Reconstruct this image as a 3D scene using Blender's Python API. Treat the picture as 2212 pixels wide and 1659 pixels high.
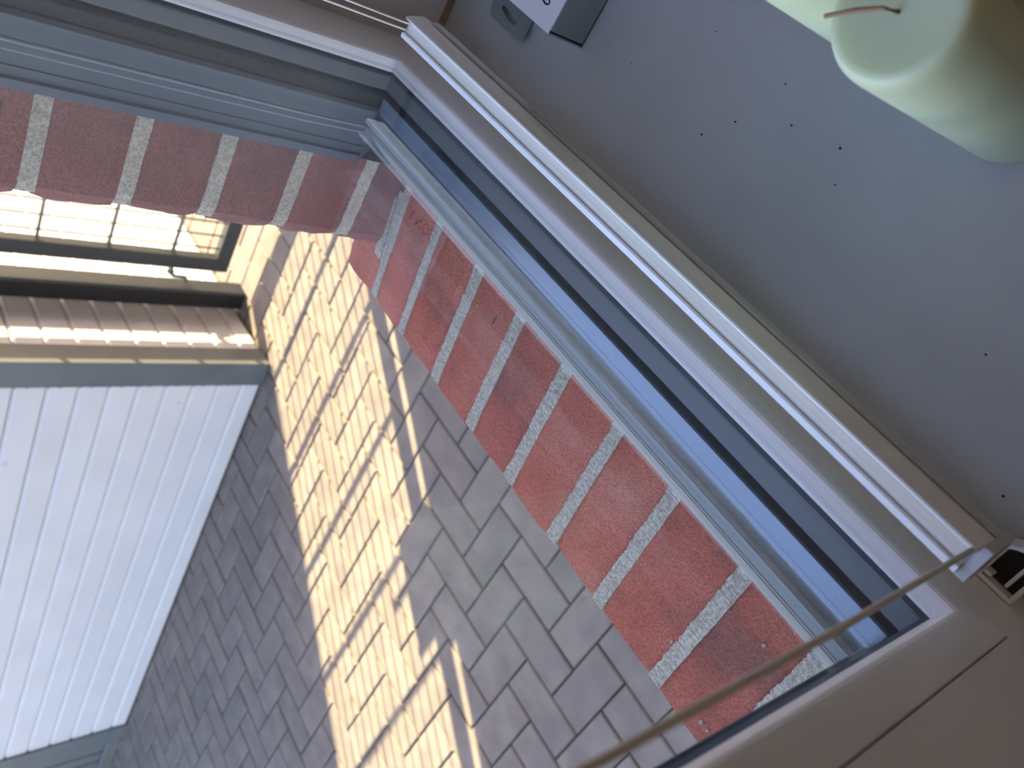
import bpy, bmesh, math, random
from mathutils import Vector, Matrix
random.seed(7)
for o in list(bpy.data.objects):
    bpy.data.objects.remove(o, do_unlink=True)
scene = bpy.context.scene
C = scene.collection
H = 1.333                      # eye height above the paving; z values below are written relative to the eye and lifted by H


def V(x, y, z):
    return Vector((x, y, z + H))


# ------------------------------------------------------------------ camera
R = ((-0.52976188, -0.45840365, -0.71359543),
     (-0.66212704, 0.7493222, 0.01019854),
     (0.53003786, 0.47789363, -0.70048379))     # image right, image down, view direction in world axes
F_PX = 1758.8
cam_d = bpy.data.cameras.new('camera')
cam_d.sensor_fit = 'HORIZONTAL'
cam_d.sensor_width = 36.0
cam_d.lens = 36.0 * F_PX / 2212.0
cam_d.clip_start = 0.01
cam_d.clip_end = 200
cam_d.dof.use_dof = True
cam_d.dof.focus_distance = 0.50
cam_d.dof.aperture_fstop = 11.0
cam = bpy.data.objects.new('camera', cam_d)
C.objects.link(cam)
cam.matrix_world = Matrix(((R[0][0], -R[1][0], -R[2][0], 0),
                           (R[0][1], -R[1][1], -R[2][1], 0),
                           (R[0][2], -R[1][2], -R[2][2], H),
                           (0, 0, 0, 1)))
scene.camera = cam

# ------------------------------------------------------------------ light
SUN_EL = math.radians(31.1)
SUN_DIR = Vector((-0.857 * math.cos(SUN_EL), 0.515 * math.cos(SUN_EL), -math.sin(SUN_EL)))   # travel direction
world = bpy.data.worlds.new('world')
scene.world = world
world.use_nodes = True
nt = world.node_tree
bg = nt.nodes['Background']
sky = nt.nodes.new('ShaderNodeTexSky')
sky.sky_type = 'NISHITA'
sky.sun_disc = False
sky.sun_elevation = SUN_EL
sky.sun_rotation = math.atan2(-SUN_DIR.x, -SUN_DIR.y)
sky.air_density = 1.0
sky.dust_density = 1.2
sky.ozone_density = 1.0
tint = nt.nodes.new('ShaderNodeMix'); tint.data_type = 'RGBA'; tint.blend_type = 'MULTIPLY'; tint.inputs['Factor'].default_value = 1.0
tint.inputs['B'].default_value = (1.06, 0.95, 0.98, 1)          # white balance of the sky light
nt.links.new(sky.outputs[0], tint.inputs['A'])
nt.links.new(tint.outputs['Result'], bg.inputs[0])
bg.inputs[1].default_value = 0.62
sun_d = bpy.data.lights.new('sun', 'SUN')
sun_d.energy = 18.0
sun_d.color = (1.0, 0.85, 0.53)
sun_d.angle = math.radians(0.40)
sun = bpy.data.objects.new('sun', sun_d)
C.objects.link(sun)
sun.rotation_euler = SUN_DIR.to_track_quat('-Z', 'Y').to_euler()
sun.location = (4, -3, 6)
scene.view_settings.view_transform = 'Standard'
scene.view_settings.look = 'None'
scene.view_settings.gamma = 1.0
scene.view_settings.use_curve_mapping = False
scene.view_settings.exposure = 1.02
scene.cycles.use_denoising = True
scene.cycles.max_bounces = 10
scene.cycles.diffuse_bounces = 5
scene.cycles.glossy_bounces = 4
scene.cycles.transparent_max_bounces = 16
scene.cycles.sample_clamp_indirect = 6.0


# ------------------------------------------------------------------ materials
def srgb(r, g, b):
    f = lambda v: (v / 255 / 12.92) if v / 255 <= 0.04045 else ((v / 255 + 0.055) / 1.055) ** 2.4
    return (f(r), f(g), f(b), 1.0)


def mat(name, col, rough=0.5, metal=0.0, spec=0.5, col2=None, scale=20.0, bump=0.0, bscale=200.0,
        vary=0.0, sss=0.0, detail=4.0, stretch=None, coat=0.0, contrast=(0.35, 0.65)):
    m = bpy.data.materials.new(name)
    m.use_nodes = True
    t = m.node_tree
    p = t.nodes['Principled BSDF']
    p.inputs['Roughness'].default_value = rough
    p.inputs['Metallic'].default_value = metal
    p.inputs['Specular IOR Level'].default_value = spec
    p.inputs['Coat Weight'].default_value = coat
    tc = t.nodes.new('ShaderNodeTexCoord')
    vec = tc.outputs['Object']
    if stretch:
        mp = t.nodes.new('ShaderNodeMapping')
        mp.inputs['Scale'].default_value = stretch
        t.links.new(vec, mp.inputs[0])
        vec = mp.outputs[0]
    oi = t.nodes.new('ShaderNodeObjectInfo')
    out = None
    if col2 is not None:
        n = t.nodes.new('ShaderNodeTexNoise')
        n.noise_dimensions = '4D'
        n.inputs['Scale'].default_value = scale
        n.inputs['Detail'].default_value = detail
        mul = t.nodes.new('ShaderNodeMath'); mul.operation = 'MULTIPLY'
        mul.inputs[1].default_value = 37.0
        t.links.new(oi.outputs['Random'], mul.inputs[0])
        t.links.new(mul.outputs[0], n.inputs['W'])
        t.links.new(vec, n.inputs['Vector'])
        r = t.nodes.new('ShaderNodeValToRGB')
        r.color_ramp.elements[0].position = contrast[0]
        r.color_ramp.elements[1].position = contrast[1]
        r.color_ramp.elements[0].color = col
        r.color_ramp.elements[1].color = col2
        t.links.new(n.outputs['Fac'], r.inputs[0])
        out = r.outputs[0]
    if vary > 0:
        hs = t.nodes.new('ShaderNodeHueSaturation')
        if out: t.links.new(out, hs.inputs['Color'])
        else: hs.inputs['Color'].default_value = col
        mr = t.nodes.new('ShaderNodeMapRange')
        mr.inputs[3].default_value = 1 - vary
        mr.inputs[4].default_value = 1 + vary
        t.links.new(oi.outputs['Random'], mr.inputs[0])
        t.links.new(mr.outputs[0], hs.inputs['Value'])
        out = hs.outputs[0]
    if out: t.links.new(out, p.inputs['Base Color'])
    else: p.inputs['Base Color'].default_value = col
    if bump > 0:
        n2 = t.nodes.new('ShaderNodeTexNoise')
        n2.inputs['Scale'].default_value = bscale
        n2.inputs['Detail'].default_value = 3
        t.links.new(vec, n2.inputs['Vector'])
        b = t.nodes.new('ShaderNodeBump')
        b.inputs['Strength'].default_value = bump
        b.inputs['Distance'].default_value = 0.001
        t.links.new(n2.outputs['Fac'], b.inputs['Height'])
        t.links.new(b.outputs[0], p.inputs['Normal'])
    if sss > 0:
        p.inputs['Subsurface Weight'].default_value = sss
        p.inputs['Subsurface Radius'].default_value = (0.02, 0.025, 0.012)
        p.inputs['Subsurface Scale'].default_value = 0.6
    return m


def brick_mat(name, base_a, base_b, base_c):
    """kiln fired brick: mottled colour, per brick tint, fine sand relief and dark drag cracks along Y"""
    m = bpy.data.materials.new(name); m.use_nodes = True
    t = m.node_tree; p = t.nodes['Principled BSDF']
    p.inputs['Roughness'].default_value = 0.8
    p.inputs['Specular IOR Level'].default_value = 0.3
    tc = t.nodes.new('ShaderNodeTexCoord'); oi = t.nodes.new('ShaderNodeObjectInfo')
    mul = t.nodes.new('ShaderNodeMath'); mul.operation = 'MULTIPLY'; mul.inputs[1].default_value = 53
    t.links.new(oi.outputs['Random'], mul.inputs[0])

    def noise(scale, detail, vec=None):
        n = t.nodes.new('ShaderNodeTexNoise'); n.noise_dimensions = '4D'
        n.inputs['Scale'].default_value = scale; n.inputs['Detail'].default_value = detail
        t.links.new(mul.outputs[0], n.inputs['W'])
        t.links.new(vec or tc.outputs['Object'], n.inputs['Vector'])
        return n
    n1 = noise(17, 5)
    r = t.nodes.new('ShaderNodeValToRGB')
    r.color_ramp.elements[0].position = 0.30; r.color_ramp.elements[0].color = base_a
    r.color_ramp.elements[1].position = 0.72; r.color_ramp.elements[1].color = base_c
    e = r.color_ramp.elements.new(0.5); e.color = base_b
    t.links.new(n1.outputs['Fac'], r.inputs[0])
    # sand grains
    n2 = noise(620, 3)
    g = t.nodes.new('ShaderNodeMapRange')
    g.inputs[1].default_value = 0.3; g.inputs[2].default_value = 0.75
    g.inputs[3].default_value = 0.55; g.inputs[4].default_value = 1.45
    t.links.new(n2.outputs['Fac'], g.inputs[0])
    mx = t.nodes.new('ShaderNodeMix'); mx.data_type = 'RGBA'; mx.blend_type = 'MULTIPLY'
    mx.inputs['Factor'].default_value = 1
    t.links.new(r.outputs[0], mx.inputs['A']); t.links.new(g.outputs[0], mx.inputs['B'])
    # drag cracks
    mp = t.nodes.new('ShaderNodeMapping'); mp.inputs['Scale'].default_value = (150, 26, 60)
    mp.inputs['Rotation'].default_value = (0, 0, 0.18)
    t.links.new(tc.outputs['Object'], mp.inputs[0])
    n3 = noise(1.0, 2.5, mp.outputs[0])
    cr = t.nodes.new('ShaderNodeMapRange')
    cr.inputs[1].default_value = 0.705; cr.inputs[2].default_value = 0.735
    t.links.new(n3.outputs['Fac'], cr.inputs[0])
    mx2 = t.nodes.new('ShaderNodeMix'); mx2.data_type = 'RGBA'
    t.links.new(cr.outputs[0], mx2.inputs['Factor'])
    t.links.new(mx.outputs['Result'], mx2.inputs['A']); mx2.inputs['B'].default_value = srgb(70, 58, 60)
    hs = t.nodes.new('ShaderNodeHueSaturation')
    mr = t.nodes.new('ShaderNodeMapRange'); mr.inputs[3].default_value = 0.84; mr.inputs[4].default_value = 1.16
    t.links.new(oi.outputs['Random'], mr.inputs[0]); t.links.new(mr.outputs[0], hs.inputs['Value'])
    t.links.new(mx2.outputs['Result'], hs.inputs['Color']); t.links.new(hs.outputs[0], p.inputs['Base Color'])
    ad = t.nodes.new('ShaderNodeMath'); ad.operation = 'SUBTRACT'
    t.links.new(n2.outputs['Fac'], ad.inputs[0]); t.links.new(cr.outputs[0], ad.inputs[1])
    b = t.nodes.new('ShaderNodeBump'); b.inputs['Strength'].default_value = 0.8; b.inputs['Distance'].default_value = 0.0012
    t.links.new(ad.outputs[0], b.inputs['Height']); t.links.new(b.outputs[0], p.inputs['Normal'])
    return m


def glass_mat(name, refl=1.0):
    m = bpy.data.materials.new(name); m.use_nodes = True
    t = m.node_tree; t.nodes.clear()
    o = t.nodes.new('ShaderNodeOutputMaterial')
    tr = t.nodes.new('ShaderNodeBsdfTransparent'); tr.inputs[0].default_value = (0.99, 0.995, 0.99, 1)
    gl = t.nodes.new('ShaderNodeBsdfGlossy'); gl.inputs['Roughness'].default_value = 0.0
    fr = t.nodes.new('ShaderNodeFresnel')
    ge = t.nodes.new('ShaderNodeNewGeometry')           # thin sheet: same reflectance from both sides of each face
    ior = t.nodes.new('ShaderNodeMapRange'); ior.inputs[3].default_value = 1.5; ior.inputs[4].default_value = 1 / 1.5
    t.links.new(ge.outputs['Backfacing'], ior.inputs[0]); t.links.new(ior.outputs[0], fr.inputs[0])
    mx = t.nodes.new('ShaderNodeMixShader')
    # one reflection per sheet: the face the ray enters by reflects for the whole pane
    front = t.nodes.new('ShaderNodeMath'); front.operation = 'SUBTRACT'; front.inputs[0].default_value = 1.0
    t.links.new(ge.outputs['Backfacing'], front.inputs[1])
    f1 = t.nodes.new('ShaderNodeMath'); f1.operation = 'MULTIPLY'; f1.use_clamp = True
    t.links.new(fr.outputs[0], f1.inputs[0]); t.links.new(front.outputs[0], f1.inputs[1])
    f2 = t.nodes.new('ShaderNodeMath'); f2.operation = 'MULTIPLY'; f2.use_clamp = True; f2.inputs[1].default_value = refl
    t.links.new(f1.outputs[0], f2.inputs[0])
    t.links.new(f2.outputs[0], mx.inputs[0]); t.links.new(tr.outputs[0], mx.inputs[1]); t.links.new(gl.outputs[0], mx.inputs[2])
    # dust specks and short fibres sitting on the pane
    tc = t.nodes.new('ShaderNodeTexCoord')
    mp = t.nodes.new('ShaderNodeMapping'); mp.inputs['Scale'].default_value = (420, 420, 160); mp.inputs['Rotation'].default_value = (0, 0.5, 0)
    t.links.new(tc.outputs['Object'], mp.inputs[0])
    n = t.nodes.new('ShaderNodeTexNoise'); n.inputs['Scale'].default_value = 1.0; n.inputs['Detail'].default_value = 1.5
    t.links.new(mp.outputs[0], n.inputs['Vector'])
    mr = t.nodes.new('ShaderNodeMapRange'); mr.inputs[1].default_value = 0.77; mr.inputs[2].default_value = 0.82; mr.inputs[4].default_value = 0.35
    t.links.new(n.outputs['Fac'], mr.inputs[0])
    df = t.nodes.new('ShaderNodeBsdfDiffuse'); df.inputs[0].default_value = srgb(215, 212, 210)
    mx2 = t.nodes.new('ShaderNodeMixShader')
    t.links.new(mr.outputs[0], mx2.inputs[0]); t.links.new(mx.outputs[0], mx2.inputs[1]); t.links.new(df.outputs[0], mx2.inputs[2])
    t.links.new(mx2.outputs[0], o.inputs['Surface'])
    return m


M = {}
M['white_pvc'] = mat('white_pvc', srgb(242, 238, 238), 0.35, spec=0.5, col2=srgb(246, 242, 242), scale=6)
M['slate_pvc'] = mat('slate_pvc', srgb(66, 75, 86), 0.28, spec=0.5, col2=srgb(76, 85, 95), scale=9)
M['ledge_reflection'] = mat('ledge_reflection', srgb(116, 126, 140), 0.30, metal=0.35, spec=0.6, col2=srgb(130, 140, 152), scale=9, stretch=(0.1, 1, 1))  # blind bar's blue reflection painted into the ledge colour
M['slate_lid'] = mat('slate_lid', srgb(106, 109, 108), 0.5, spec=0.35, col2=srgb(122, 124, 121), scale=14, bump=0.25, bscale=900, stretch=(0.15, 1, 1))
M['black_rubber'] = mat('black_rubber', srgb(22, 25, 30), 0.5)
M['spacer'] = mat('spacer', srgb(86, 89, 92), 0.5)
M['navy_gasket'] = mat('navy_gasket', srgb(52, 62, 78), 0.3, spec=0.5)
M['dirt'] = mat('dirt', srgb(84, 74, 62), 0.95, col2=srgb(60, 52, 46), scale=120, spec=0.1)
M['glass'] = glass_mat('glass', 1.35)
M['glass_coated'] = glass_mat('glass_coated', 0.45)
M['brick'] = brick_mat('brick', srgb(116, 58, 44), srgb(150, 72, 52), srgb(154, 88, 68))
M['brick_dark'] = brick_mat('brick_dark', srgb(98, 60, 54), srgb(112, 66, 58), srgb(120, 78, 71))
M['mortar'] = mat('mortar', srgb(130, 119, 104), 0.95, col2=srgb(174, 163, 146), scale=500, bump=0.9, bscale=1100, spec=0.1)
M['paver'] = mat('paver', srgb(110, 99, 91), 0.85, col2=srgb(126, 114, 103), scale=14, bump=0.4, bscale=700, vary=0.08, spec=0.2)
M['sand'] = mat('sand', srgb(58, 54, 42), 0.95, col2=srgb(80, 74, 52), scale=30, spec=0.1)
M['white_plank'] = mat('white_plank', srgb(177, 170, 168), 0.45, col2=srgb(184, 177, 175), scale=5, spec=0.4)
M['plank_gap'] = mat('plank_gap', srgb(168, 150, 122), 0.9, col2=srgb(140, 124, 100), scale=40)
M['anthracite'] = mat('anthracite', srgb(76, 78, 78), 0.38, col2=srgb(84, 86, 86), scale=8, spec=0.5)
M['gate_black'] = mat('gate_black', srgb(20, 21, 22), 0.5, col2=srgb(36, 37, 37), scale=40, spec=0.25, contrast=(0.55, 0.8))
M['steel_wire'] = mat('steel_wire', srgb(86, 90, 86), 0.4, metal=0.3)
M['sill_board'] = mat('sill_board', srgb(176, 174, 170), 0.36, col2=srgb(183, 181, 177), scale=10, spec=0.35, bump=0.06, bscale=500)
M['plaster'] = mat('plaster', srgb(205, 198, 190), 0.9, col2=srgb(212, 206, 198), scale=5)
M['caulk'] = mat('caulk', srgb(150, 128, 104), 0.8, col2=srgb(112, 92, 74), scale=90)
M['alu_white'] = mat('alu_white', srgb(240, 240, 242), 0.22, spec=0.6)
M['cream'] = mat('cream', srgb(240, 232, 218), 0.4, col2=srgb(234, 225, 210), scale=12)
M['clear_plastic'] = mat('clear_plastic', srgb(190, 188, 186), 0.15, spec=0.6)
M['cord'] = mat('cord', srgb(228, 222, 212), 0.8)
M['candle'] = mat('candle', srgb(212, 219, 178), 0.38, col2=srgb(218, 225, 188), scale=18, sss=0.5, spec=0.4)
M['wick'] = mat('wick', srgb(150, 118, 92), 0.9)
M['box_white'] = mat('box_white', srgb(226, 226, 228), 0.45, col2=srgb(231, 231, 233), scale=8)
M['box_grey'] = mat('box_grey', srgb(128, 128, 126), 0.5, col2=srgb(134, 134, 131), scale=8)
M['ink'] = mat('ink', srgb(16, 16, 18), 0.5)
M['dark_inside'] = mat('dark_inside', srgb(38, 30, 32), 0.7)
M['fill_lamp_shade'] = mat('fill_lamp_shade', srgb(226, 214, 196), 0.8)
M['floor_wood'] = mat('floor_wood', srgb(150, 118, 88), 0.5, col2=srgb(128, 98, 70), scale=6, stretch=(1, 8, 1))
M['fabric'] = mat('fabric', srgb(206, 198, 186), 0.9, col2=srgb(200, 190, 178), scale=80)
M['speck'] = mat('speck', srgb(24, 22, 22), 0.8)


# ------------------------------------------------------------------ helpers
def link(name, me, m=None, parent=None):
    o = bpy.data.objects.new(name, me)
    C.objects.link(o)
    if m is not None and me is not None:
        me.materials.append(M[m] if isinstance(m, str) else m)
    if parent is not None:
        o.parent = parent
    return o


def tag(o, label=None, cat=None, group=None, kind=None):
    if label: o['label'] = label
    if cat: o['category'] = cat
    if group: o['group'] = group
    if kind: o['kind'] = kind
    return o


def empty(name, loc, rz=0.0):
    o = bpy.data.objects.new(name, None)
    C.objects.link(o)
    o.location = loc
    o.rotation_euler = (0, 0, rz)
    o.empty_display_size = 0.05
    return o


def mesh_from(name, verts, faces, smooth=False):
    me = bpy.data.meshes.new(name)
    me.from_pydata([tuple(v) for v in verts], [], faces)
    bm = bmesh.new(); bm.from_mesh(me)
    bmesh.ops.recalc_face_normals(bm, faces=bm.faces)
    bm.to_mesh(me); bm.free()
    if smooth:
        for p in me.polygons: p.use_smooth = True
    return me


def box_me(name, x0, x1, y0, y1, z0, z1, bevel=0.0, seg=1):
    bm = bmesh.new()
    bmesh.ops.create_cube(bm, size=1.0)
    for v in bm.verts:
        v.co = Vector(((x0 + x1) / 2 + v.co.x * (x1 - x0), (y0 + y1) / 2 + v.co.y * (y1 - y0), (z0 + z1) / 2 + v.co.z * (z1 - z0)))
    if bevel > 0:
        bmesh.ops.bevel(bm, geom=bm.edges[:], offset=bevel, segments=seg, affect='EDGES', profile=0.5)
    me = bpy.data.meshes.new(name); bm.to_mesh(me); bm.free()
    return me


def box(name, x0, x1, y0, y1, z0, z1, m, parent=None, bevel=0.0, seg=1, rel=True):
    """box in eye-relative z (rel) ; when parented the parent must sit at the world origin or coordinates are local"""
    dz = H if rel else 0.0
    return link(name, box_me(name, x0, x1, y0, y1, z0 + dz, z1 + dz, bevel, seg), m, parent)


def loft(name, ringA, ringB, m, parent=None, smooth=False):
    n = len(ringA)
    verts = list(ringA) + list(ringB)
    faces = [(i, (i + 1) % n, n + (i + 1) % n, n + i) for i in range(n)]
    faces += [tuple(range(n))[::-1], tuple(range(n, 2 * n))]
    return link(name, mesh_from(name, verts, faces, smooth), m, parent)


def extrude_x(name, prof_yz, x0, x1, m, parent=None):
    return loft(name, [V(x0, y, z) for y, z in prof_yz], [V(x1, y, z) for y, z in prof_yz], m, parent)


def frame_side(name, prof, rect, side, m, parent=None):
    """prof: closed list of (outward offset, y); rect: x0,x1,z0,z1 of the opening; mitred ends"""
    x0, x1, z0, z1 = rect
    c = {'BL': lambda o: (x0 - o, z0 - o), 'BR': lambda o: (x1 + o, z0 - o), 'TL': lambda o: (x0 - o, z1 + o), 'TR': lambda o: (x1 + o, z1 + o)}
    ends = {'B': ('BL', 'BR'), 'T': ('TL', 'TR'), 'L': ('BL', 'TL'), 'R': ('BR', 'TR')}[side]
    A = [V(c[ends[0]](o)[0], y, c[ends[0]](o)[1]) for o, y in prof]
    B = [V(c[ends[1]](o)[0], y, c[ends[1]](o)[1]) for o, y in prof]
    return loft(name, A, B, m, parent)


def tube(name, pts, r, m, parent=None, n=8, smooth=True):
    """round bar through points (absolute coordinates)"""
    pts = [Vector(p) for p in pts]
    verts = []; faces = []
    up = Vector((0.3, 0.2, 0.93)).normalized()
    for i, p in enumerate(pts):
        d = (pts[min(i + 1, len(pts) - 1)] - pts[max(i - 1, 0)]).normalized()
        a = d.cross(up)
        if a.length < 1e-3: a = d.cross(Vector((1, 0, 0)))
        a.normalize(); b = d.cross(a)
        for k in range(n):
            t = 2 * math.pi * k / n
            verts.append(p + r * (math.cos(t) * a + math.sin(t) * b))
    for i in range(len(pts) - 1):
        for k in range(n):
            faces.append((i * n + k, i * n + (k + 1) % n, (i + 1) * n + (k + 1) % n, (i + 1) * n + k))
    faces.append(tuple(range(n))[::-1]); faces.append(tuple(range((len(pts) - 1) * n, len(pts) * n)))
    return link(name, mesh_from(name, verts, faces, smooth), m, parent)


# ================================================================== SETTING: paving
pav = empty('pavement', (0, 0, 0))
tag(pav, 'grey concrete paving laid in herringbone bond outside the window', 'paving', kind='structure')
base = link('bedding', box_me('bedding', -8, 9, 0.30, 9, -0.12, -0.0075), 'sand', pav)
PX, PY, U = 0.0575, 0.0565, 0.1
GAP = 0.0023


def paver_mesh(lx, ly):
    bm = bmesh.new()
    c = 0.0035
    a, b = lx / 2 - GAP, ly / 2 - GAP
    lv = [[bm.verts.new((sx * (a - o), sy * (b - o), z)) for sx, sy in ((-1, -1), (1, -1), (1, 1), (-1, 1))] for o, z in ((0, -0.05), (0, -0.003), (c, 0.0))]
    for k in range(2):
        for i in range(4):
            bm.faces.new((lv[k][i], lv[k][(i + 1) % 4], lv[k + 1][(i + 1) % 4], lv[k + 1][i]))
    bm.faces.new(lv[2])
    me = bpy.data.meshes.new('paver'); bm.to_mesh(me); bm.free()
    me.materials.append(M['paver'])
    return me


pm = {0: paver_mesh(0.2, 0.1), 2: paver_mesh(0.1, 0.2)}


def to_px(p):
    d = Vector(p) - Vector((0, 0, H))
    q = [R[i][0] * d.x + R[i][1] * d.y + R[i][2] * d.z for i in range(3)]
    if q[2] < 0.05: return None
    return (1106 + F_PX * q[0] / q[2], 829.5 + F_PX * q[1] / q[2], q[2])


cells = []
for i in range(-60, 75):
    for j in range(3, 80):
        s = (i + j) % 4
        if s not in (0, 2): continue
        x = PX + U * i + (U if s == 0 else U / 2)
        y = PY + U * j + (U / 2 if s == 0 else U)
        if x > 1.99 and y > 1.70: continue
        if y < 0.42: continue
        q = to_px((x, y, 0))
        seen = q is not None and -60 < q[0] < 2272 and -60 < q[1] < 1720 and y / max(x, 1e-3) > 0.55
        if x <= 0: seen = False
        cells.append((0 if seen else 1, q[2] if q else 99, x, y, s))
cells.sort()
rest = []
nvis = 0
for k, (hid, dep, x, y, s) in enumerate(cells):
    rz = random.uniform(-0.006, 0.006); dz = random.uniform(-0.0012, 0.0008)
    if not hid and nvis < 296:
        nvis += 1
        o = link('paver', pm[s], None, pav)
        o.location = (x, y, dz); o.rotation_euler = (random.uniform(-.004, .004), random.uniform(-.004, .004), rz)
    else:
        rest.append((x, y, dz, rz, s))
verts = []; faces = []
for x, y, dz, rz, s in rest:
    me = pm[s]; b0 = len(verts); cz, sz = math.cos(rz), math.sin(rz)
    for v in me.vertices:
        verts.append((x + v.co.x * cz - v.co.y * sz, y + v.co.x * sz + v.co.y * cz, v.co.z + dz))
    for p in me.polygons: faces.append([b0 + i for i in p.vertices])
me = bpy.data.meshes.new('distant_pavers'); me.from_pydata(verts, [], faces); me.materials.append(M['paver'])
tag(link('distant_pavers', me, None, pav), kind='stuff')

# ================================================================== SETTING: house shell
SILL = -0.4545                 # inside sill level
YF = 0.1527                    # inside face of the window frame
WX = 0.613                     # inside reveal wall
WTOP = 0.98                    # top of the window opening


def structure(name, boxes, m, label, cat):
    verts = []; faces = []
    for x0, x1, y0, y1, z0, z1 in boxes:
        b = len(verts)
        for z in (z0, z1):
            for y in (y0, y1):
                for x in (x0, x1): verts.append((x, y, z + H))
        faces += [tuple(b + i for i in f) for f in ((0, 2, 3, 1), (4, 5, 7, 6), (0, 1, 5, 4), (2, 6, 7, 3), (0, 4, 6, 2), (1, 3, 7, 5))]
    o = link(name, mesh_from(name, verts, faces), m)
    return tag(o, label, cat, kind='structure')


wall_front = structure('wall_front', [
    (0.580, 2.70, 0.2425, 0.318, -1.333, 3.6),
    (-3.4, -0.06, 0.2425, 0.318, -1.333, 3.6),
    (-0.06, 0.580, 0.2425, 0.318, WTOP + 0.02, 3.6),
    (-0.06, 0.580, 0.2425, 0.318, -1.333, -0.5475)], 'mortar', 'outer brick leaf of the house around the window', 'wall')
structure('wall_inner', [
    (WX, 2.70, -0.12, 0.2425, -1.33, 3.6),
    (-3.4, -0.20, -0.12, 0.2425, -1.33, 3.6),
    (-0.20, WX, -0.12, 0.2425, WTOP + 0.045, 3.6),
    (-0.20, WX, -0.12, 0.2425, -1.33, SILL - 0.031)], 'plaster', 'plastered inner wall and window reveal', 'wall')
structure('wall_end', [(2.60, 2.70, -5.0, -0.12, -1.333, 3.6)], 'brick_dark', 'end wall of the house', 'wall')
structure('wall_right', [(2.0, 2.1, -4.2, -0.12, -1.33, 1.3)], 'plaster', 'plastered side wall of the room', 'wall')
structure('wall_left', [(-3.4, -3.3, -4.2, -0.12, -1.33, 1.3)], 'plaster', 'plastered wall at the other side of the room', 'wall')
structure('wall_back', [(-3.4, 2.1, -4.3, -4.2, -1.33, 1.3)], 'plaster', 'plastered back wall of the room', 'wall')
structure('floor', [(-3.4, 2.1, -4.3, -0.12, -1.38, -1.33)], 'floor_wood', 'wooden floor of the room', 'floor')
structure('ceiling', [(-3.4, 2.1, -4.3, -0.12, 1.3, 1.36)], 'plaster', 'white plastered ceiling of the room', 'ceiling')
structure('roof', [(-3.6, 2.72, -5.1, 0.34, 3.6, 3.75)], 'anthracite', 'flat roof of the house', 'roof')

# inside sill board
sillb = link('trim_1', box_me('trim_1', -0.20, WX, -0.16, YF, SILL - 0.03 + H, SILL + H, 0.002, 2), 'sill_board')
tag(sillb, 'off-white inside window sill board below the blind', 'window sill', kind='structure')
me = mesh_from('caulk_line', [V(WX - 0.004, YF, SILL + 0.0006), V(WX, YF, SILL + 0.0045), V(WX, -0.12, SILL + 0.0045), V(WX - 0.0045, -0.12, SILL + 0.0006)], [(0, 1, 2, 3)])
link('caulk_line', me, 'caulk', sillb)
for sx, sy, sr in ((0.2870, 0.0230, .0005), (0.233, 0.035, .0008), (0.2675, 0.0395, .0006), (0.302, 0.0560, .0006), (0.3185, 0.074, .0006), (0.222, 0.052, .0005), (0.352, 0.02, .0005), (0.40, 0.065, .0005), (0.1, 0.075, .0006), (0.048, 0.1225, .0007)):
    bm = bmesh.new(); bmesh.ops.create_icosphere(bm, subdivisions=1, radius=sr)
    for v in bm.verts: v.co.z *= 0.4; v.co.x *= 1.3
    me = bpy.data.meshes.new('speck'); bm.to_mesh(me); bm.free()
    o = link('speck', me, 'speck', sillb); o.location = V(sx, sy, SILL + sr * 0.3)

# ================================================================== SETTING: window 1
win = empty('window_1', (0, 0, 0))
tag(win, 'plastic window, white inside and slate grey outside, double glazed', 'window', kind='structure')
IN = (0.0237, 0.543, -0.3785, 0.90)          # visible glass opening, inside
OUT = (0.0325, 0.544, -0.380, 0.88)           # visible opening of the outer lip
for s in 'BTLR':
    frame_side('glazing_bead', [(0.0, 0.1632), (0.0, 0.1622), (0.0022, 0.157), (0.0036, 0.1542), (0.0052, 0.1531), (0.0075, YF + .0001), (0.0222, YF + .0001), (0.0228, YF + 0.0012), (0.0228, 0.1632)], IN, s, 'white_pvc', win)
    frame_side('gasket', [(-0.0022, 0.1658), (-0.0024, 0.1652), (-0.0004, 0.1632), (0.006, 0.1632), (0.006, 0.1658)], IN, s, 'navy_gasket', win)
    frame_side('seal_line', [(-0.0004, 0.1661), (-0.0004, 0.1669), (0.006, 0.1669), (0.006, 0.1661)], IN, s, 'black_rubber', win)
    frame_side('spacer', [(0.0, 0.1670), (0.0, 0.1772), (0.0008, 0.1776), (0.0008, 0.1783), (0.008, 0.1783), (0.008, 0.1670)], IN, s, 'spacer', win)
    frame_side('outer_gasket', [(-0.0006, 0.1824), (-0.0010, 0.1828), (0.0002, 0.1832), (-0.0004, 0.1838), (0.0008, 0.1842), (0.006, 0.1842), (0.006, 0.1824)], IN, s, 'navy_gasket', win)
# inner frame members: wide flat faces beyond the beads
fw = 0.0233
link('frame_rail', box_me('frame_rail', -0.20, WX, YF + 0.0004, 0.181, -0.4545 + H, IN[2] - fw + H), 'white_pvc', win)
link('frame_rail', box_me('frame_rail', -0.20, WX, YF + 0.0004, 0.181, IN[3] + fw + H, WTOP + 0.045 + H), 'white_pvc', win)
link('frame_jamb', box_me('frame_jamb', IN[1] + fw, WX, YF + 0.0004, 0.181, IN[2] - fw + H, IN[3] + fw + H), 'white_pvc', win)
link('frame_jamb', box_me('frame_jamb', -0.20, IN[0] - fw, YF + 0.0004, 0.181, IN[2] - fw + H, IN[3] + fw + H), 'white_pvc', win)
# rebate filler behind the beads
for s in 'BTLR':
    frame_side('rebate', [(0.0065, 0.1640), (0.0225, 0.1640), (0.0225, 0.1825), (0.0085, 0.1825)], IN, s, 'black_rubber', win)
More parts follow.
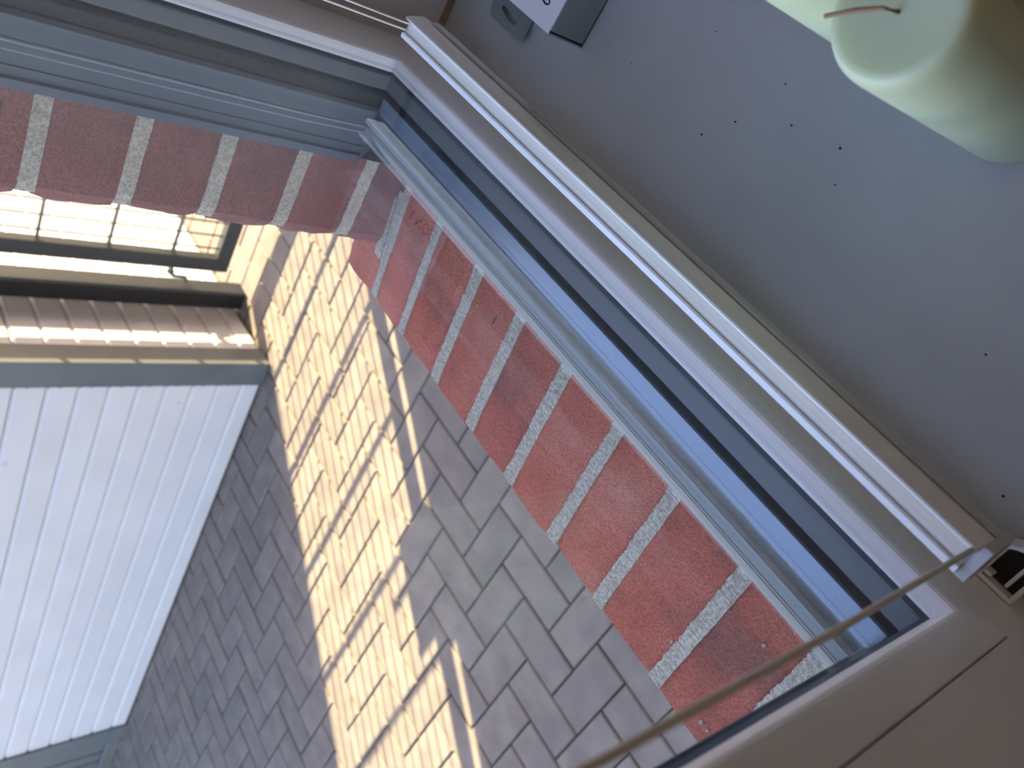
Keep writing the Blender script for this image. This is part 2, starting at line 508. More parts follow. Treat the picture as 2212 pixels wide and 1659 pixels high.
# outer members
rail_prof = [(0.090, 0.1827), (0.0030, 0.1827), (0.0026, 0.1838), (0.0018, 0.1846), (0.0024, 0.1850), (0.0018, 0.1856), (0.0022, 0.1862), (0.0024, 0.1950), (0.0030, 0.1956), (0.0030, 0.1985), (0.0052, 0.1990), (0.0052, 0.2030), (0.0004, 0.2034), (-0.0004, 0.2046),
             (0.0004, 0.2126), (0.0012, 0.2130), (0.0008, 0.2138), (0.0030, 0.2152), (0.0080, 0.2184), (0.0077, 0.2192), (0.0150, 0.2246), (0.036, 0.2400), (0.040, 0.2420), (0.090, 0.2420)]
jamb_prof = [(0.045, 0.1827), (0.0065, 0.1827), (0.0055, 0.1945), (0.0, 0.1970), (-0.0006, 0.1976), (-0.0006, 0.1986), (0.0, 0.1992), (0.0, 0.2095), (0.0006, 0.2098), (0.0006, 0.2112), (0.0, 0.2116), (0.0, 0.2215),
             (0.0035, 0.2225), (0.0035, 0.2285), (0.0025, 0.2290), (0.0025, 0.2350), (-0.0006, 0.2361), (-0.0006, 0.2420), (0.045, 0.2420)]
lid = 'slate_lid'
o = frame_side('outer_rail', rail_prof, OUT, 'B', 'slate_pvc', win)
o.data.materials.append(M[lid]); o.data.materials.append(M['ledge_reflection'])
for p in o.data.polygons:
    c = p.center
    if p.normal.z > 0.35 and c.y > 0.2032: p.material_index = 1
    elif p.normal.z > 0.3 and c.y > 0.183: p.material_index = 2
frame_side('outer_rail', jamb_prof, OUT, 'T', 'slate_pvc', win)
for sd in 'RL':
    o = frame_side('outer_jamb', jamb_prof, OUT, sd, 'slate_pvc', win)
    o.data.materials.append(M['black_rubber'])
    for p in o.data.polygons:
        if p.center.y < 0.1968 and len(p.vertices) == 4: p.material_index = 1
extrude_x('dirt_line', [(0.2030, -0.3825), (0.2026, -0.3797), (0.2042, -0.3788), (0.2062, -0.3794)], OUT[0], OUT[1] - 0.0008, 'dirt', win)
link('inner_pane', box_me('inner_pane', IN[0] - .0015, IN[1] + .0015, 0.1570, 0.1610, IN[2] - .0015 + H, IN[3] + .005 + H), 'glass', win)
link('outer_pane', box_me('outer_pane', IN[0] - .005, IN[1] + .005, 0.1784, 0.1822, IN[2] - .005 + H, IN[3] + .005 + H), 'glass_coated', win)
box('outer_filler', -0.20, 0.556, 0.1827, 0.2420, -0.5470, -0.4475, 'slate_pvc', win)
box('outer_filler', OUT[1] + .045, WX, 0.181, 0.2420, -0.5470, WTOP + .02, 'black_rubber', win)
box('jamb_core', -0.20, -0.0150, 0.1640, 0.2320, -0.4545, WTOP, 'slate_pvc', win)
box('outer_head', -0.20, 0.556, 0.1827, 0.2420, 0.926, WTOP + .02, 'slate_pvc', win)

# ================================================================== SETTING: brick sill outside
bs = empty('brick_sill', (0, 0, 0))
tag(bs, 'rowlock course of red bricks forming the outside window sill', 'brick sill', kind='structure')
joints = [-0.0735, -0.0125, 0.0477, 0.1083, 0.1741, 0.2342, 0.2959, 0.3576, 0.4185, 0.4845, 0.5405, 0.604]
JW = 0.0118
S_IN, S_OUT = 0.2425, 0.3716


def sill_z(y): return -0.437 - (y - 0.2523) * 0.1257


def brick_block(name, x0, x1, y0, y1, zt, zb, m, parent, jit=0.0008, tilt=True):
    """sill brick with slightly worn arrises; zt is a function of y"""
    nx, ny = 4, 7
    bm = bmesh.new()
    rnd = random.Random(int((x0 + 5) * 10000))
    grid = []
    tx = rnd.uniform(-0.0006, 0.0006)
    for iy in range(ny + 1):
        row = []
        for ix in range(nx + 1):
            u, v = ix / nx, iy / ny
            x = x0 + (x1 - x0) * u; y = y0 + (y1 - y0) * v
            z = zt(y) + tx
            if ix in (0, nx):
                x += rnd.uniform(-jit, jit); z -= 0.0012
            if iy == ny:
                y += rnd.uniform(-jit, jit); z -= 0.0016
            row.append(bm.verts.new(V(x, y, z + rnd.uniform(-.0002, .0002))))
        grid.append(row)
    for iy in range(ny):
        for ix in range(nx):
            bm.faces.new((grid[iy][ix], grid[iy][ix + 1], grid[iy + 1][ix + 1], grid[iy + 1][ix]))
    ring = grid[0][:] + [grid[i][nx] for i in range(1, ny + 1)] + grid[ny][nx - 1::-1] + [grid[i][0] for i in range(ny - 1, 0, -1)]
    low = [bm.verts.new((v.co.x, v.co.y, zb + H)) for v in ring]
    for i in range(len(ring)):
        bm.faces.new((ring[i], low[i], low[(i + 1) % len(ring)], ring[(i + 1) % len(ring)]))
    bm.faces.new(low)
    bmesh.ops.recalc_face_normals(bm, faces=bm.faces)
    me = bpy.data.meshes.new(name); bm.to_mesh(me); bm.free()
    # object origin at the brick so that object-space texture differs by W only
    return link(name, me, m, parent)


def mortar_strip(xc, w, y0, y1, parent, seed, lift=0.0006, n=120, name='mortar_joint', skew=0.0, wend=None):
    rnd = random.Random(seed)
    bm = bmesh.new(); L = []; Rr = []; Lb = []; Rb = []
    a = b = 0.0
    for i in range(n + 1):
        t = i / n; y = y0 + (y1 - y0) * t
        a = 0.62 * a + rnd.uniform(-.00055, .00055); b = 0.62 * b + rnd.uniform(-.00018, .00018)
        ww = w if wend is None else w + (wend - w) * t
        z = sill_z(y) + lift - 0.0009 + rnd.uniform(-.00015, .00015)
        xm = xc + skew * t
        L.append(bm.verts.new(V(xm - ww / 2 + b, y, z))); Rr.append(bm.verts.new(V(xm + ww / 2 + a, y, z)))
        Lb.append(bm.verts.new(V(xm - ww / 2 + b, y, -0.53))); Rb.append(bm.verts.new(V(xm + ww / 2 + a, y, -0.53)))
    for i in range(n):
        bm.faces.new((L[i], Rr[i], Rr[i + 1], L[i + 1]))
        bm.faces.new((Lb[i], L[i], L[i + 1], Lb[i + 1])); bm.faces.new((Rr[i], Rb[i], Rb[i + 1], Rr[i + 1]))
    bm.faces.new((L[n], Rr[n], Rb[n], Lb[n])); bm.faces.new((L[0], Lb[0], Rb[0], Rr[0]))
    bmesh.ops.recalc_face_normals(bm, faces=bm.faces)
    me = bpy.data.meshes.new(name); bm.to_mesh(me); bm.free()
    return link(name, me, 'mortar', parent)


for a, b in zip(joints[:-1], joints[1:]):
    y1 = S_OUT + random.uniform(-.0012, .0012)
    brick_block('brick', a + JW / 2 - .0012, b - JW / 2 + .0012, S_IN, y1, sill_z, -0.545, 'brick', bs)
for k, a in enumerate(joints[:-1]):
    w = JW * (0.78 if k in (9, 10) else random.uniform(0.9, 1.08))
    mortar_strip(a, w, S_IN, S_OUT - 0.0015, bs, k)
# smeared mortar against the reveal
mortar_strip(0.5625, 0.0135, S_IN, 0.333, bs, 91, lift=0.0022, name='mortar_smear', skew=-0.0115, wend=0.011)
mortar_strip(0.5480, 0.0050, 0.262, 0.345, bs, 92, lift=0.0016, name='mortar_smear', skew=-0.0055, wend=0.0022)

# small flecks of stray mortar on the sill bricks
for fx, fy, fr in ((0.0735, 0.2765, .0016), (0.0690, 0.3560, .0018), (0.0630, 0.3565, .0013), (0.4045, 0.2790, .0012), (0.4020, 0.2830, .0009), (0.2950, 0.2745, .0016), (0.1160, 0.3340, .0013), (0.3330, 0.2560, .0008)):
    bm = bmesh.new(); bmesh.ops.create_icosphere(bm, subdivisions=2, radius=fr)
    rnd = random.Random(int(fx * 1e5))
    for v in bm.verts: v.co = Vector((v.co.x * rnd.uniform(.5, 1.1), v.co.y * rnd.uniform(.6, 1.5), v.co.z * 0.3))
    me = bpy.data.meshes.new('mortar_fleck'); bm.to_mesh(me); bm.free()
    o = link('mortar_fleck', me, 'mortar', bs); o.location = V(fx, fy, sill_z(fy) + 0.0002)

# ================================================================== SETTING: brick reveal
rv = empty('wall_reveal', (0, 0, 0))
tag(rv, 'dark red brick reveal at the far side of the window', 'brick reveal', kind='structure')
PITCH = 0.0624
zc0 = -0.4021


def reveal_brick(k):
    zb = zc0 + PITCH * k + 0.0057; zt = zc0 + PITCH * (k + 1) - 0.0057
    rnd = random.Random(300 + k)
    dx = rnd.uniform(-.0012, .001)
    x0 = 0.553 + dx; x1 = x0 + (0.10 if k % 2 else 0.21)
    prof = [(0.2425, 0), (0.300, 0), (0.3125, 0.0004), (0.3165, 0.0022), (0.3215, 0.0052), (0.3255, 0.011), (0.3262, 0.03)]
    nz = 6
    bm = bmesh.new(); g = []
    for iz in range(nz + 1):
        z = zb + (zt - zb) * iz / nz
        e = 0.0014 if iz in (0, nz) else 0
        g.append([bm.verts.new(V(x0 + ox + e + (rnd.uniform(-.0005, .0009) if i > 2 else 0), y + (rnd.uniform(-.0013, .0009) if i > 3 else 0) - (0.001 if e and i > 3 else 0), z)) for i, (y, ox) in enumerate(prof)] + [bm.verts.new(V(x1, 0.3262, z)), bm.verts.new(V(x1, 0.2425, z))])
    n = len(g[0])
    for iz in range(nz):
        for i in range(n):
            bm.faces.new((g[iz][i], g[iz][(i + 1) % n], g[iz + 1][(i + 1) % n], g[iz + 1][i]))
    bm.faces.new(g[0][::-1]); bm.faces.new(g[nz])
    bmesh.ops.recalc_face_normals(bm, faces=bm.faces)
    me = bpy.data.meshes.new('brick'); bm.to_mesh(me); bm.free()
    link('brick', me, 'brick_dark', rv)


def reveal_joint(k):
    zc = zc0 + PITCH * k
    rnd = random.Random(700 + k)
    bm = bmesh.new(); A = []; B = []; A2 = []; B2 = []
    n = 70; a = b = 0
    for i in range(n + 1):
        y = 0.2425 + (0.3185 - 0.2425) * i / n
        a = .6 * a + rnd.uniform(-.0003, .0003); b = .6 * b + rnd.uniform(-.0003, .0003)
        x = 0.5536 + (0.0035 * max(0, (y - .309) / .012) if y > .309 else 0)
        A.append(bm.verts.new(V(x, y, zc - .0061 + a))); B.append(bm.verts.new(V(x, y, zc + .0061 + b)))
        A2.append(bm.verts.new(V(x + .03, y, zc - .0061 + a))); B2.append(bm.verts.new(V(x + .03, y, zc + .0061 + b)))
    for i in range(n):
        bm.faces.new((A[i], B[i], B[i + 1], A[i + 1])); bm.faces.new((A2[i], A[i], A[i + 1], A2[i + 1])); bm.faces.new((B[i], B2[i], B2[i + 1], B[i + 1]))
    bm.faces.new((A[n], B[n], B2[n], A2[n]))
    bmesh.ops.recalc_face_normals(bm, faces=bm.faces)
    me = bpy.data.meshes.new('mortar_joint'); bm.to_mesh(me); bm.free()
    link('mortar_joint', me, 'mortar', rv)


for k in range(-1, 23):
    reveal_brick(k)
    if k >= 0: reveal_joint(k)

# ================================================================== garden shed
shed = empty('garden_shed', (1.915, 1.622, 0.0), math.radians(1.3))
tag(shed, 'white horizontally boarded garden shed with anthracite corner trim and door', 'shed')
SH = 2.35                      # wall height
L1 = 3.73 - 1.622              # boarded length of the near face
L2 = 2.6                       # length of the face along the path
PP = 0.0835
z_list = [0.075 + PP * k for k in range(-1, 28)]


def plank_prof(z0, z1):
    """outward depth d (0 = back), z : flat board with a chamfered upper edge and a small gap"""
    return [(0.0, z0), (0.0175, z0), (0.018, z0 + 0.0024), (0.018, z1 - 0.0135), (0.0168, z1 - 0.0120), (0.0105, z1 - 0.0030), (0.0, z1 - 0.0026)]


link('wall_core', box_me('wall_core', 0.020, L2, 0.020, 3.4, 0.0, SH), 'plank_gap', shed)
for k in range(len(z_list) - 1):
    z0, z1 = max(z_list[k], 0.012), z_list[k + 1]
    if z1 > SH: break
    pr = plank_prof(z0, z1)
    pa = loft('plank', [Vector((0.020 - d, 0.070, z)) for d, z in pr], [Vector((0.020 - d, L1, z)) for d, z in pr], 'white_plank', shed)
    pb = loft('plank', [Vector((0.070, 0.020 - d, z)) for d, z in pr], [Vector((L2, 0.020 - d, z)) for d, z in pr], 'white_plank', shed)
    for pk_ in (pa, pb):                                   # dirt collected along the lower lip
        pk_.data.materials.append(M['plank_gap'])
        for p in pk_.data.polygons:
            if len(p.vertices) == 4 and p.center.z < z0 + 0.002 and abs(p.normal.z) < 0.5 and p.area > 0.001: p.material_index = 1
# L-shaped corner trim
cp = [(-0.004, -0.004), (0.078, -0.004), (0.078, 0.012), (0.016, 0.012), (0.016, 0.088), (-0.004, 0.088)]
loft('corner_trim', [Vector((x, y, 0.006)) for x, y in cp], [Vector((x, y, SH)) for x, y in cp], 'anthracite', shed)
# small board clips along the corner trim
cl = box_me('clip', -0.001, 0.001, -0.003, 0.003, -0.0022, 0.0022, 0.0005)
cl.materials.append(M['steel_wire'])
for k in range(2, 18):
    for s in (0, 1):
        o = link('clip', cl, None, shed); o.location = (0.0015, 0.0935, z_list[k] - 0.006 - 0.03 * s)
# anthracite door part
o = link('door_frame', box_me('door_frame', -0.006, 0.05, L1, L1 + 0.115, 0.004, SH, 0.002), 'anthracite', shed)
dr = link('door', box_me('door', 0.014, 0.05, L1 + 0.115, L1 + 1.15, 0.014, SH - 0.1), 'anthracite', shed)
link('bottom_rail', box_me('bottom_rail', 0.002, 0.02, L1 + 0.118, L1 + 1.15, 0.014, 0.062, 0.002), 'anthracite', dr)
for k in range(13):
    y = L1 + 0.120 + 0.078 * k
    link('board', box_me('board', 0.004, 0.016, y + 0.0045, y + 0.0735, 0.066, SH - 0.1, 0.0025), 'anthracite', dr)
link('door_frame', box_me('door_frame', -0.006, 0.05, L1 + 1.15, L1 + 1.25, 0.004, SH, 0.002), 'anthracite', shed)
link('door_frame', box_me('door_frame', -0.006, 0.05, L1 + 0.115, L1 + 1.15, SH - 0.1, SH, 0.002), 'anthracite', shed)
link('roof', box_me('roof', -0.06, L2 + 0.05, -0.06, 3.45, SH, SH + 0.10, 0.004), 'anthracite', shed)

# ================================================================== gate with welded mesh
GX = 2.25
gate = empty('mesh_gate', (GX, 1.46, 0.08))
tag(gate, 'dark metal gate with welded wire mesh beside the white shed', 'gate')
GZ0, GZ1 = 0.081, 1.78
gy0, gy1 = 0.660, 1.485        # lock side, hinge side
gi = Matrix.Translation(-Vector((GX, 1.46, 0.08)))


def gbox(name, x0, x1, y0, y1, z0, z1, m, bevel=0.002, parent=gate):
    me = box_me(name, x0, x1, y0, y1, z0, z1, bevel, 2); me.transform(gi)
    return link(name, me, m, parent)


gbox('stile', GX - 0.018, GX + 0.018, gy1 - 0.050, gy1, GZ0, GZ1, 'gate_black')
gbox('stile', GX - 0.018, GX + 0.018, gy0, gy0 + 0.050, GZ0, GZ1, 'gate_black')
gbox('rail', GX - 0.018, GX + 0.018, gy0 + 0.050, gy1 - 0.050, GZ0, GZ0 + 0.048, 'gate_black')
gbox('rail', GX - 0.018, GX + 0.018, gy0 + 0.050, gy1 - 0.050, GZ1 - 0.05, GZ1, 'gate_black')


def gtube(name, pts, r, m):
    o = tube(name, pts, r, m, gate, 8)
    o.data.transform(gi)
    return o


zr = 0.2725
while zr < GZ1 - 0.06:
    for dx in (-0.0062, 0.0062):
        gtube('mesh_rod', [(GX + dx, gy0 + 0.049, zr), (GX + dx, gy1 - 0.049, zr)], 0.0037, 'steel_wire')
    zr += 0.1955
y = 1.4046
while y > gy0 + 0.06:
    gtube('mesh_wire', [(GX, y, GZ0 + 0.047), (GX, y, GZ1 - 0.049)], 0.0032, 'steel_wire')
    y -= 0.0498
# lock case and lever
lock = gbox('lock_case', GX - 0.026, GX + 0.026, gy0 + 0.048, gy0 + 0.140, 0.855, 1.010, 'gate_black', 0.003)
h = tube('lever', [(GX - 0.026, gy0 + 0.085, 0.965), (GX - 0.070, gy0 + 0.085, 0.965), (GX - 0.075, gy0 + 0.10, 0.965), (GX - 0.075, gy0 + 0.20, 0.965)], 0.009, 'steel_wire', lock); h.data.transform(gi)
h = tube('lever', [(GX + 0.026, gy0 + 0.085, 0.965), (GX + 0.070, gy0 + 0.085, 0.965), (GX + 0.075, gy0 + 0.10, 0.965), (GX + 0.075, gy0 + 0.20, 0.965)], 0.009, 'steel_wire', lock); h.data.transform(gi)


gbox('lock_keep', GX - 0.012, GX + 0.012, gy0 - 0.030, gy0 + 0.002, 0.85, 1.06, 'gate_black')


def hinge(z):
    hx = GX + 0.004
    t = tube('hinge', [(hx - .010, gy1 - 0.004, z), (hx - .010, gy1 + 0.028, z), (hx - .012, gy1 + 0.036, z - 0.012), (hx - .010, gy1 + 0.040, z - 0.055), (hx - .010, gy1 + 0.0565, z - 0.058)], 0.0065, 'steel_wire', gate)
    t.data.transform(gi)
    nme = bmesh.new(); bmesh.ops.create_cone(nme, cap_ends=True, segments=6, radius1=0.013, radius2=0.013, depth=0.010)
    me = bpy.data.meshes.new('nut'); nme.to_mesh(me); nme.free()
    me.transform(Matrix.Rotation(math.pi / 2, 4, 'X')); me.transform(Matrix.Translation((hx - .010, gy1 + 0.020, z))); me.transform(gi)
    link('nut', me, 'steel_wire', t)


hinge(0.262); hinge(1.55)


def post(name, x0, x1, y0, y1, z1, label):
    p = empty(name, ((x0 + x1) / 2, (y0 + y1) / 2, 0))
    inv = Matrix.Translation(-p.location)
    me = box_me('tube', x0, x1, y0, y1, 0.0, z1, 0.003, 2); me.transform(inv); link('tube', me, 'gate_black', p)
    me = box_me('cap', x0 - .002, x1 + .002, y0 - .002, y1 + .002, z1, z1 + .012, 0.004, 2); me.transform(inv); link('cap', me, 'gate_black', p)
    tag(p, label, 'post', 'posts of the mesh gate')
    return p


post('gate_post', 2.205, 2.272, 1.549, 1.617, 1.85, 'dark square hinge post against the shed corner')
post('gate_post', 2.200, 2.265, 0.550, 0.617, 1.85, 'dark square lock post on the house side of the gate')

# ================================================================== blind bar with cords
BAR_X0, BAR_X1 = 0.0285, 0.5030
bar = empty('blind_rail', V(0.27, 0.118, -0.362))
tag(bar, 'white aluminium bottom rail of a pleated blind above the sill', 'blind rail')
binv = Matrix.Translation(-bar.location)


def bar_part(name, prof, x0, x1, m, parent=bar, smooth=False):
    o = loft(name, [V(x0, y + (x0 - .27) * -0.006, z) for y, z in prof], [V(x1, y + (x1 - .27) * -0.006, z) for y, z in prof], m, parent, smooth)
    o.data.transform(binv)
    return o


bar_part('channel', [(0.1268, -0.3600), (0.1272, -0.3462), (0.1266, -0.3450), (0.1238, -0.3447), (0.1232, -0.3457), (0.1226, -0.3486), (0.1150, -0.3486), (0.1146, -0.3440), (0.1139, -0.3431), (0.1129, -0.3434), (0.1118, -0.3455),
                     (0.1103, -0.3500), (0.1090, -0.3560), (0.1092, -0.3606), (0.1110, -0.3622), (0.1250, -0.3622)], BAR_X0, BAR_X1, 'alu_white')
bar_part('insert_strip', [(0.1224, -0.3485), (0.1224, -0.3466), (0.1200, -0.3461), (0.1170, -0.3463), (0.1153, -0.3468), (0.1153, -0.3485)], BAR_X0 + 0.0012, BAR_X1 - 0.0015, 'cream')
bar_part('rear_trim', [(0.1085, -0.3630), (0.1083, -0.3560), (0.1072, -0.3572), (0.1066, -0.3610), (0.1070, -0.3638)], BAR_X0, BAR_X1 - 0.012, 'clear_plastic')
bar_part('end_cap', [(0.1290, -0.3600), (0.1280, -0.3480), (0.1225, -0.3478), (0.1150, -0.3470), (0.1110, -0.3462), (0.1075, -0.3540), (0.1055, -0.3620), (0.1075, -0.3650), (0.1270, -0.3650)], BAR_X0 - 0.0045, BAR_X0 - 0.0002, 'clear_plastic')
bar_part('end_cap', [(0.1255, -0.3610), (0.1258, -0.3500), (0.1150, -0.3495), (0.1120, -0.3480), (0.1100, -0.3560), (0.1105, -0.3612)], BAR_X1, BAR_X1 + 0.0010, 'alu_white')

BLTOP = 0.90
CORD = (0.0264, -0.217, 0.0256, -0.1672, 0.0249, -0.1166)
cd = tube('cord', [V(0.0300, 0.1160, -0.3462), V(CORD[0], 0.1165, CORD[1]), V(CORD[2], 0.1165, CORD[3]), V(CORD[4], 0.1165, CORD[5]), V(0.0230, 0.118, 0.4), V(0.0230, 0.118, BLTOP - 0.13)], 0.00115, 'cord', bar); cd.data.transform(binv); cd['label'] = 'cream blind cord rising from the near end of the rail'
cd = tube('cord', [V(0.5005, 0.1150, -0.3480), V(0.4985, 0.1140, -0.2920), V(0.4950, 0.1140, 0.1), V(0.4950, 0.116, BLTOP - 0.13)], 0.0007, 'cord', bar); cd.data.transform(binv); cd['label'] = 'thin white blind cord at the far rail end, the one nearer the room'
cd = tube('cord', [V(0.5005, 0.1195, -0.3480), V(0.4985, 0.1187, -0.2920), V(0.4950, 0.1190, 0.1), V(0.4950, 0.120, BLTOP - 0.13)], 0.0007, 'cord', bar); cd.data.transform(binv); cd['label'] = 'thin white blind cord at the far rail end, the one nearer the glass'
# folded pack of the blind at the head of the window
pk = empty('pleated_blind', V(0.27, 0.118, BLTOP - 0.13))
tag(pk, 'folded pack of the beige pleated blind at the window head', 'blind')
pinv = Matrix.Translation(-pk.location)
me = box_me('head_rail', 0.02, 0.535, 0.105, 0.132, BLTOP + H, BLTOP + 0.02 + H, 0.002); me.transform(pinv); link('head_rail', me, 'alu_white', pk)
prof = []
for k in range(27): prof.append((0.105 if k % 2 else 0.111, BLTOP - 0.005 * k))
prof2 = prof + [(y + 0.02, z) for y, z in prof[::-1]]
o = loft('pleats', [V(0.024, y, z) for y, z in prof2], [V(0.53, y, z) for y, z in prof2], 'fabric', pk); o.data.transform(pinv)


# clips on the window frame that hold the blind
def clip_housing(x0, x1, zt, label, dep=0.020):
    e = empty('blind_clip', V((x0 + x1) / 2, YF, zt - 0.022))
    inv = Matrix.Translation(-e.location)
    w = 0.0022; zb = zt - 0.020; yb = YF - 0.0001

    def p(name, a, b, c, d, z0, z1, m, bev=0.0005):
        me = box_me(name, a, b, c, d, z0 + H, z1 + H, bev); me.transform(inv); return link(name, me, m, e)
    p('back_plate', x0, x1, yb - 0.0020, yb, zb, zt, 'white_pvc')
    p('side', x0, x0 + w, yb - dep, yb - 0.002, zb, zt, 'white_pvc')
    p('side', x1 - w, x1, yb - dep, yb - 0.002, zb, zt, 'white_pvc')
    # curved front cover
    n = 8; A = []
    for k in range(n + 1):
        t = k / n
        A.append((x0 + (x1 - x0) * t, yb - dep - 0.28 * dep * math.sin(math.pi * t)))
    A += [(x, y + 0.0022) for x, y in A[::-1]]
    o = loft('cover', [V(x, y, zb) for x, y in A], [V(x, y, zt) for x, y in A], 'white_pvc', e); o.data.transform(inv)
    p('core', x0 + w, x1 - w, yb - dep + .001, yb - 0.002, zb, zt - 0.0085, 'dark_inside', 0)
    p('tongue', x0 + 0.006, x0 + 0.0078, yb - dep + .003, yb - 0.004, zb, zt - 0.003, 'white_pvc')
    p('hook', x1 - 0.0062, x1 - 0.0022, yb - 0.0052, yb - 0.0034, zb, zt, 'white_pvc')
    p('foot', x0 + 0.002, x1 - 0.002, yb - dep - 0.014, yb - dep - 0.0072, zb, zb + 0.006, 'white_pvc')
    tag(e, label, 'clip', 'clips of the blind on the window frame')


clip_housing(0.0100, 0.0300, -0.4300, 'white plastic clip on the frame near the capped rail end')
clip_housing(0.5395, 0.5640, -0.4200, 'small white clip tucked under the far end of the blind rail', 0.008)


# ================================================================== candles
def lathe(name, prof, m, parent, n=48, inv=None, smooth=True):
    verts = []; faces = []
    for r, z in prof:
        for k in range(n):
            t = 2 * math.pi * k / n
            verts.append((r * math.cos(t), r * math.sin(t), z))
    for i in range(len(prof) - 1):
        for k in range(n):
            faces.append((i * n + k, i * n + (k + 1) % n, (i + 1) * n + (k + 1) % n, (i + 1) * n + k))
    faces.append(tuple(range(n))[::-1]); faces.append(tuple(range((len(prof) - 1) * n, len(prof) * n)))
    return link(name, mesh_from(name, verts, faces, smooth), m, parent)


def candle(x, y, r, hgt, wick_dir, label):
    e = empty('pillar_candle', V(x, y, SILL))
    tag(e, label, 'candle', 'candles on the sill')
    lathe('wax', [(r * 0.80, 0), (r * 0.92, 0.0006), (r * 0.98, 0.003), (r, 0.007), (r, hgt - 0.010), (r * 0.985, hgt - 0.005), (r * 0.94, hgt - 0.0016), (r * 0.88, hgt - 0.0003), (r * 0.78, hgt - 0.0005), (r * 0.5, hgt - 0.0010), (r * 0.2, hgt - 0.0014), (0.001, hgt - 0.0015)], 'candle', e)
    c, s = wick_dir
    tube('wick', [(0, 0, hgt - 0.006), (0, 0, hgt - 0.001), (0.003 * c, 0.003 * s, hgt + 0.0042), (0.012 * c, 0.012 * s, hgt + 0.0062), (0.0245 * c, 0.0245 * s, hgt + 0.0042)], 0.0009, 'wick', e, 7)
    return e


candle(0.1672, -0.0236, 0.0262, 0.1555, (0.86, 0.51), 'pale green pillar candle with a bent wick, nearest on the sill')
candle(0.2265, -0.0345, 0.0285, 0.1555, (0.5, -0.8), 'pale yellow-green candle standing behind the nearest candle')

# ================================================================== small retail box
BX = empty('product_box', V(0.4498, 0.0772, SILL), math.radians(-2.2))
tag(BX, 'small flat white cardboard box with grey end lying on the sill', 'box')
BL, BD, BH = 0.150, 0.105, 0.0355
link('carton', box_me('carton', 0.0009, BL, -BD, 0, 0.0, BH, 0.0004), 'box_white', BX)
link('end_flap', box_me('end_flap', -0.0003, 0.0009, -BD + 0.0006, -0.0028, 0.0016, BH - 0.0010, 0.0002), 'box_grey', BX)
link('flap_slot', box_me('flap_slot', 0.0002, 0.00095, -0.0028, -0.0014, 0.0008, BH - 0.0008), 'ink', BX)
link('flap_slot', box_me('flap_slot', 0.0002, 0.00095, -BD + .001, -0.0014, 0.0004, 0.0016), 'ink', BX)
link('flap_edge', box_me('flap_edge', -0.0002, 0.00095, -0.0014, -0.0001, 0.0004, BH - 0.0004), 'box_grey', BX)
# hanging tab lying towards the window, with its slot
tabv = [(0.060, -0.001), (0.0525, 0.0235), (0.0550, 0.0250), (0.098, 0.0250), (0.1045, 0.0215), (0.1100, 0.0120), (0.1120, -0.001)]
hole = [(0.0690, 0.0170), (0.0720, 0.0190), (0.0790, 0.0190), (0.0930, 0.0158), (0.0950, 0.0140), (0.0930, 0.0128), (0.0850, 0.0128), (0.0720, 0.0140)]
bm = bmesh.new()
ov = [bm.verts.new((x, y, 0.0014 + max(0.0, y) * 0.22)) for x, y in tabv]; hv = [bm.verts.new((x, y, 0.0014 + max(0.0, y) * 0.22)) for x, y in hole]
es = [bm.edges.new((ov[i], ov[(i + 1) % len(ov)])) for i in range(len(ov))] + [bm.edges.new((hv[i], hv[(i + 1) % len(hv)])) for i in range(len(hv))]
bmesh.ops.triangle_fill(bm, use_beauty=True, use_dissolve=False, edges=es)
r = bmesh.ops.extrude_face_region(bm, geom=bm.faces[:])
for v in [g for g in r['geom'] if isinstance(g, bmesh.types.BMVert)]: v.co.z -= 0.0009
bmesh.ops.recalc_face_normals(bm, faces=bm.faces)
me = bpy.data.meshes.new('hang_tab'); bm.to_mesh(me); bm.free()
link('hang_tab', me, 'box_grey', BX)


# flat lettering built from strokes ---------------------------------------------------
def stroke_mesh(name, strokes, m, parent, to3):
    """strokes: list of (points2d, width); to3 maps (u, v, lift) to local 3d"""
    verts = []; faces = []
    for pts, w in strokes:
        closed = pts[0] == pts[-1]
        b = len(verts); n = len(pts)
        for i, (u, v) in enumerate(pts):
            pu, pv = pts[i - 1] if i else (pts[-2] if closed else pts[0])
            nu, nv = pts[i + 1] if i < n - 1 else (pts[1] if closed else pts[-1])
            d = Vector((nu - pu, nv - pv)); d.normalize()
            nx, ny = -d.y * w / 2, d.x * w / 2
            verts += [to3(u + nx, v + ny), to3(u - nx, v - ny)]
        for i in range(n - 1): faces.append((b + 2 * i, b + 2 * i + 1, b + 2 * i + 3, b + 2 * i + 2))
    return link(name, mesh_from(name, verts, faces), m, parent)


def arc(cx, cy, rx, ry, a0, a1, n=20):
    return [(cx + rx * math.cos(math.radians(a0 + (a1 - a0) * k / n)), cy + ry * math.sin(math.radians(a0 + (a1 - a0) * k / n))) for k in range(n + 1)]


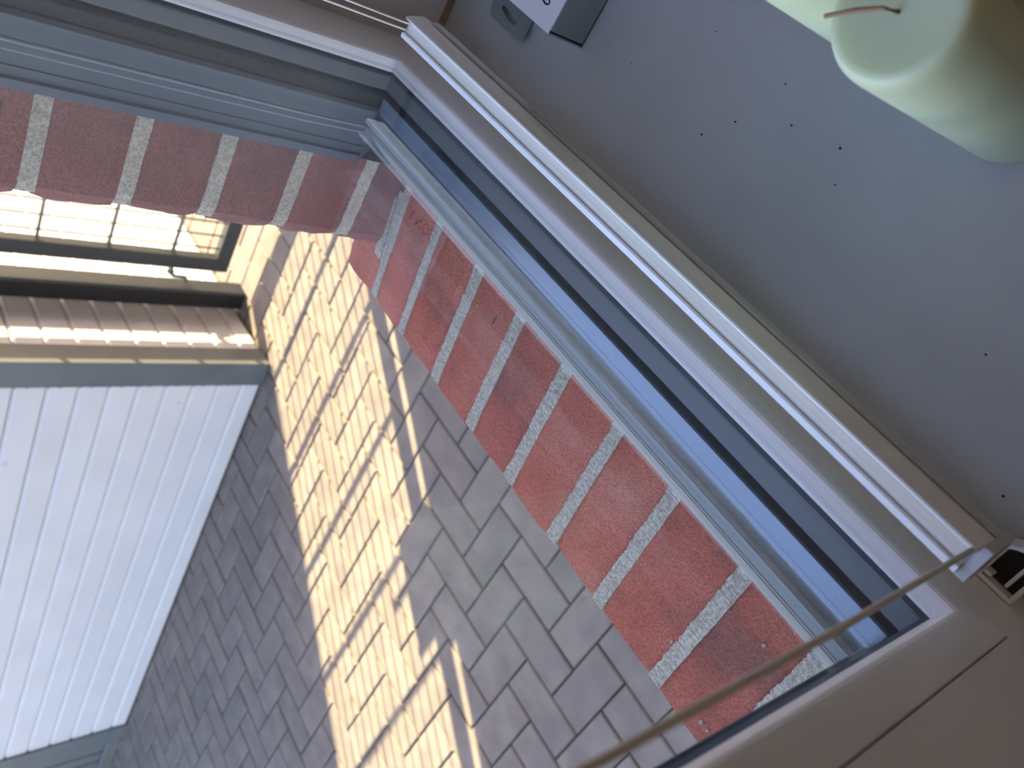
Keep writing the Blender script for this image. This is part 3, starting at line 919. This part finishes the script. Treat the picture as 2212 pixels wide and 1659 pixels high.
S_ = [(arc(0.46, 0.76, 0.38, 0.22, 20, 270, 16) + arc(0.46, 0.27, 0.40, 0.25, 90, -165, 16), 0.14), ([(0.86, 0.72), (0.86, 1.0)], 0.08), ([(0.04, 0.02), (0.04, 0.32)], 0.08)]
ring_o = arc(0.5, 0.5, 0.42, 0.45, 0, 360, 28); ring_o[-1] = ring_o[0]
O_ = [(ring_o, 0.16)]
N_ = [([(0.17, 0.0), (0.17, 1.0)], 0.07), ([(0.17, 1.0), (0.83, 0.0)], 0.19), ([(0.83, 0.0), (0.83, 1.0)], 0.07), ([(0.0, 0.04), (0.34, 0.04)], 0.08), ([(0.0, 0.96), (0.26, 0.96)], 0.08), ([(0.66, 0.96), (1.0, 0.96)], 0.08)]
Y_ = [([(0.14, 0.97), (0.5, 0.45)], 0.19), ([(0.86, 0.97), (0.5, 0.45)], 0.07), ([(0.5, 0.0), (0.5, 0.48)], 0.17), ([(0.3, 0.04), (0.7, 0.04)], 0.08), ([(0.0, 0.96), (0.32, 0.96)], 0.08), ([(0.7, 0.96), (1.0, 0.96)], 0.08)]
LH = 0.0087
strokes = []
for off, g in ((0.0129, S_), (0.0223, O_), (0.0336, N_), (0.0467, Y_)):
    strokes += [([(off + u * 1.08 * LH, -0.0230 + v * LH) for u, v in pts], w * LH) for pts, w in g]
# printed on the lid, heads of the letters towards the window
stroke_mesh('lettering', strokes, 'ink', BX, lambda u, v: (u, v, BH + 0.0002))

# ================================================================== unseen standing lamp, added as warm fill for the interior
lp = empty('fill_lamp', (-0.7, -2.3, 0.003))
tag(lp, 'made-up standing lamp with a pale shade, added behind the viewer as fill light', 'lamp')
lathe('base', [(0.14, 0.0), (0.14, 0.012), (0.02, 0.03), (0.012, 0.04)], 'anthracite', lp, 32)
tube('pole', [(0, 0, 0.03), (0, 0, 1.30)], 0.010, 'anthracite', lp)
lathe('shade', [(0.05, 1.28), (0.17, 1.50), (0.166, 1.50), (0.046, 1.284)], 'fill_lamp_shade', lp, 32)
lm = bpy.data.materials.new('fill_bulb'); lm.use_nodes = True
lm.node_tree.nodes['Principled BSDF'].inputs['Emission Color'].default_value = (1.0, 0.80, 0.58, 1)
lm.node_tree.nodes['Principled BSDF'].inputs['Emission Strength'].default_value = 4.0
bm = bmesh.new(); bmesh.ops.create_uvsphere(bm, u_segments=16, v_segments=10, radius=0.045); me = bpy.data.meshes.new('fill_bulb'); bm.to_mesh(me); bm.free()
o = link('fill_bulb', me, lm, lp); o.location = (0, 0, 1.35)
ld = bpy.data.lights.new('fill_light', 'POINT'); ld.energy = 18.0; ld.color = (1.0, 0.77, 0.54); ld.shadow_soft_size = 0.05  # added fill light, brightens frame and sill from the room side
lo = bpy.data.objects.new('fill_light', ld); C.objects.link(lo); lo.parent = lp; lo.location = (0, 0, 1.43)
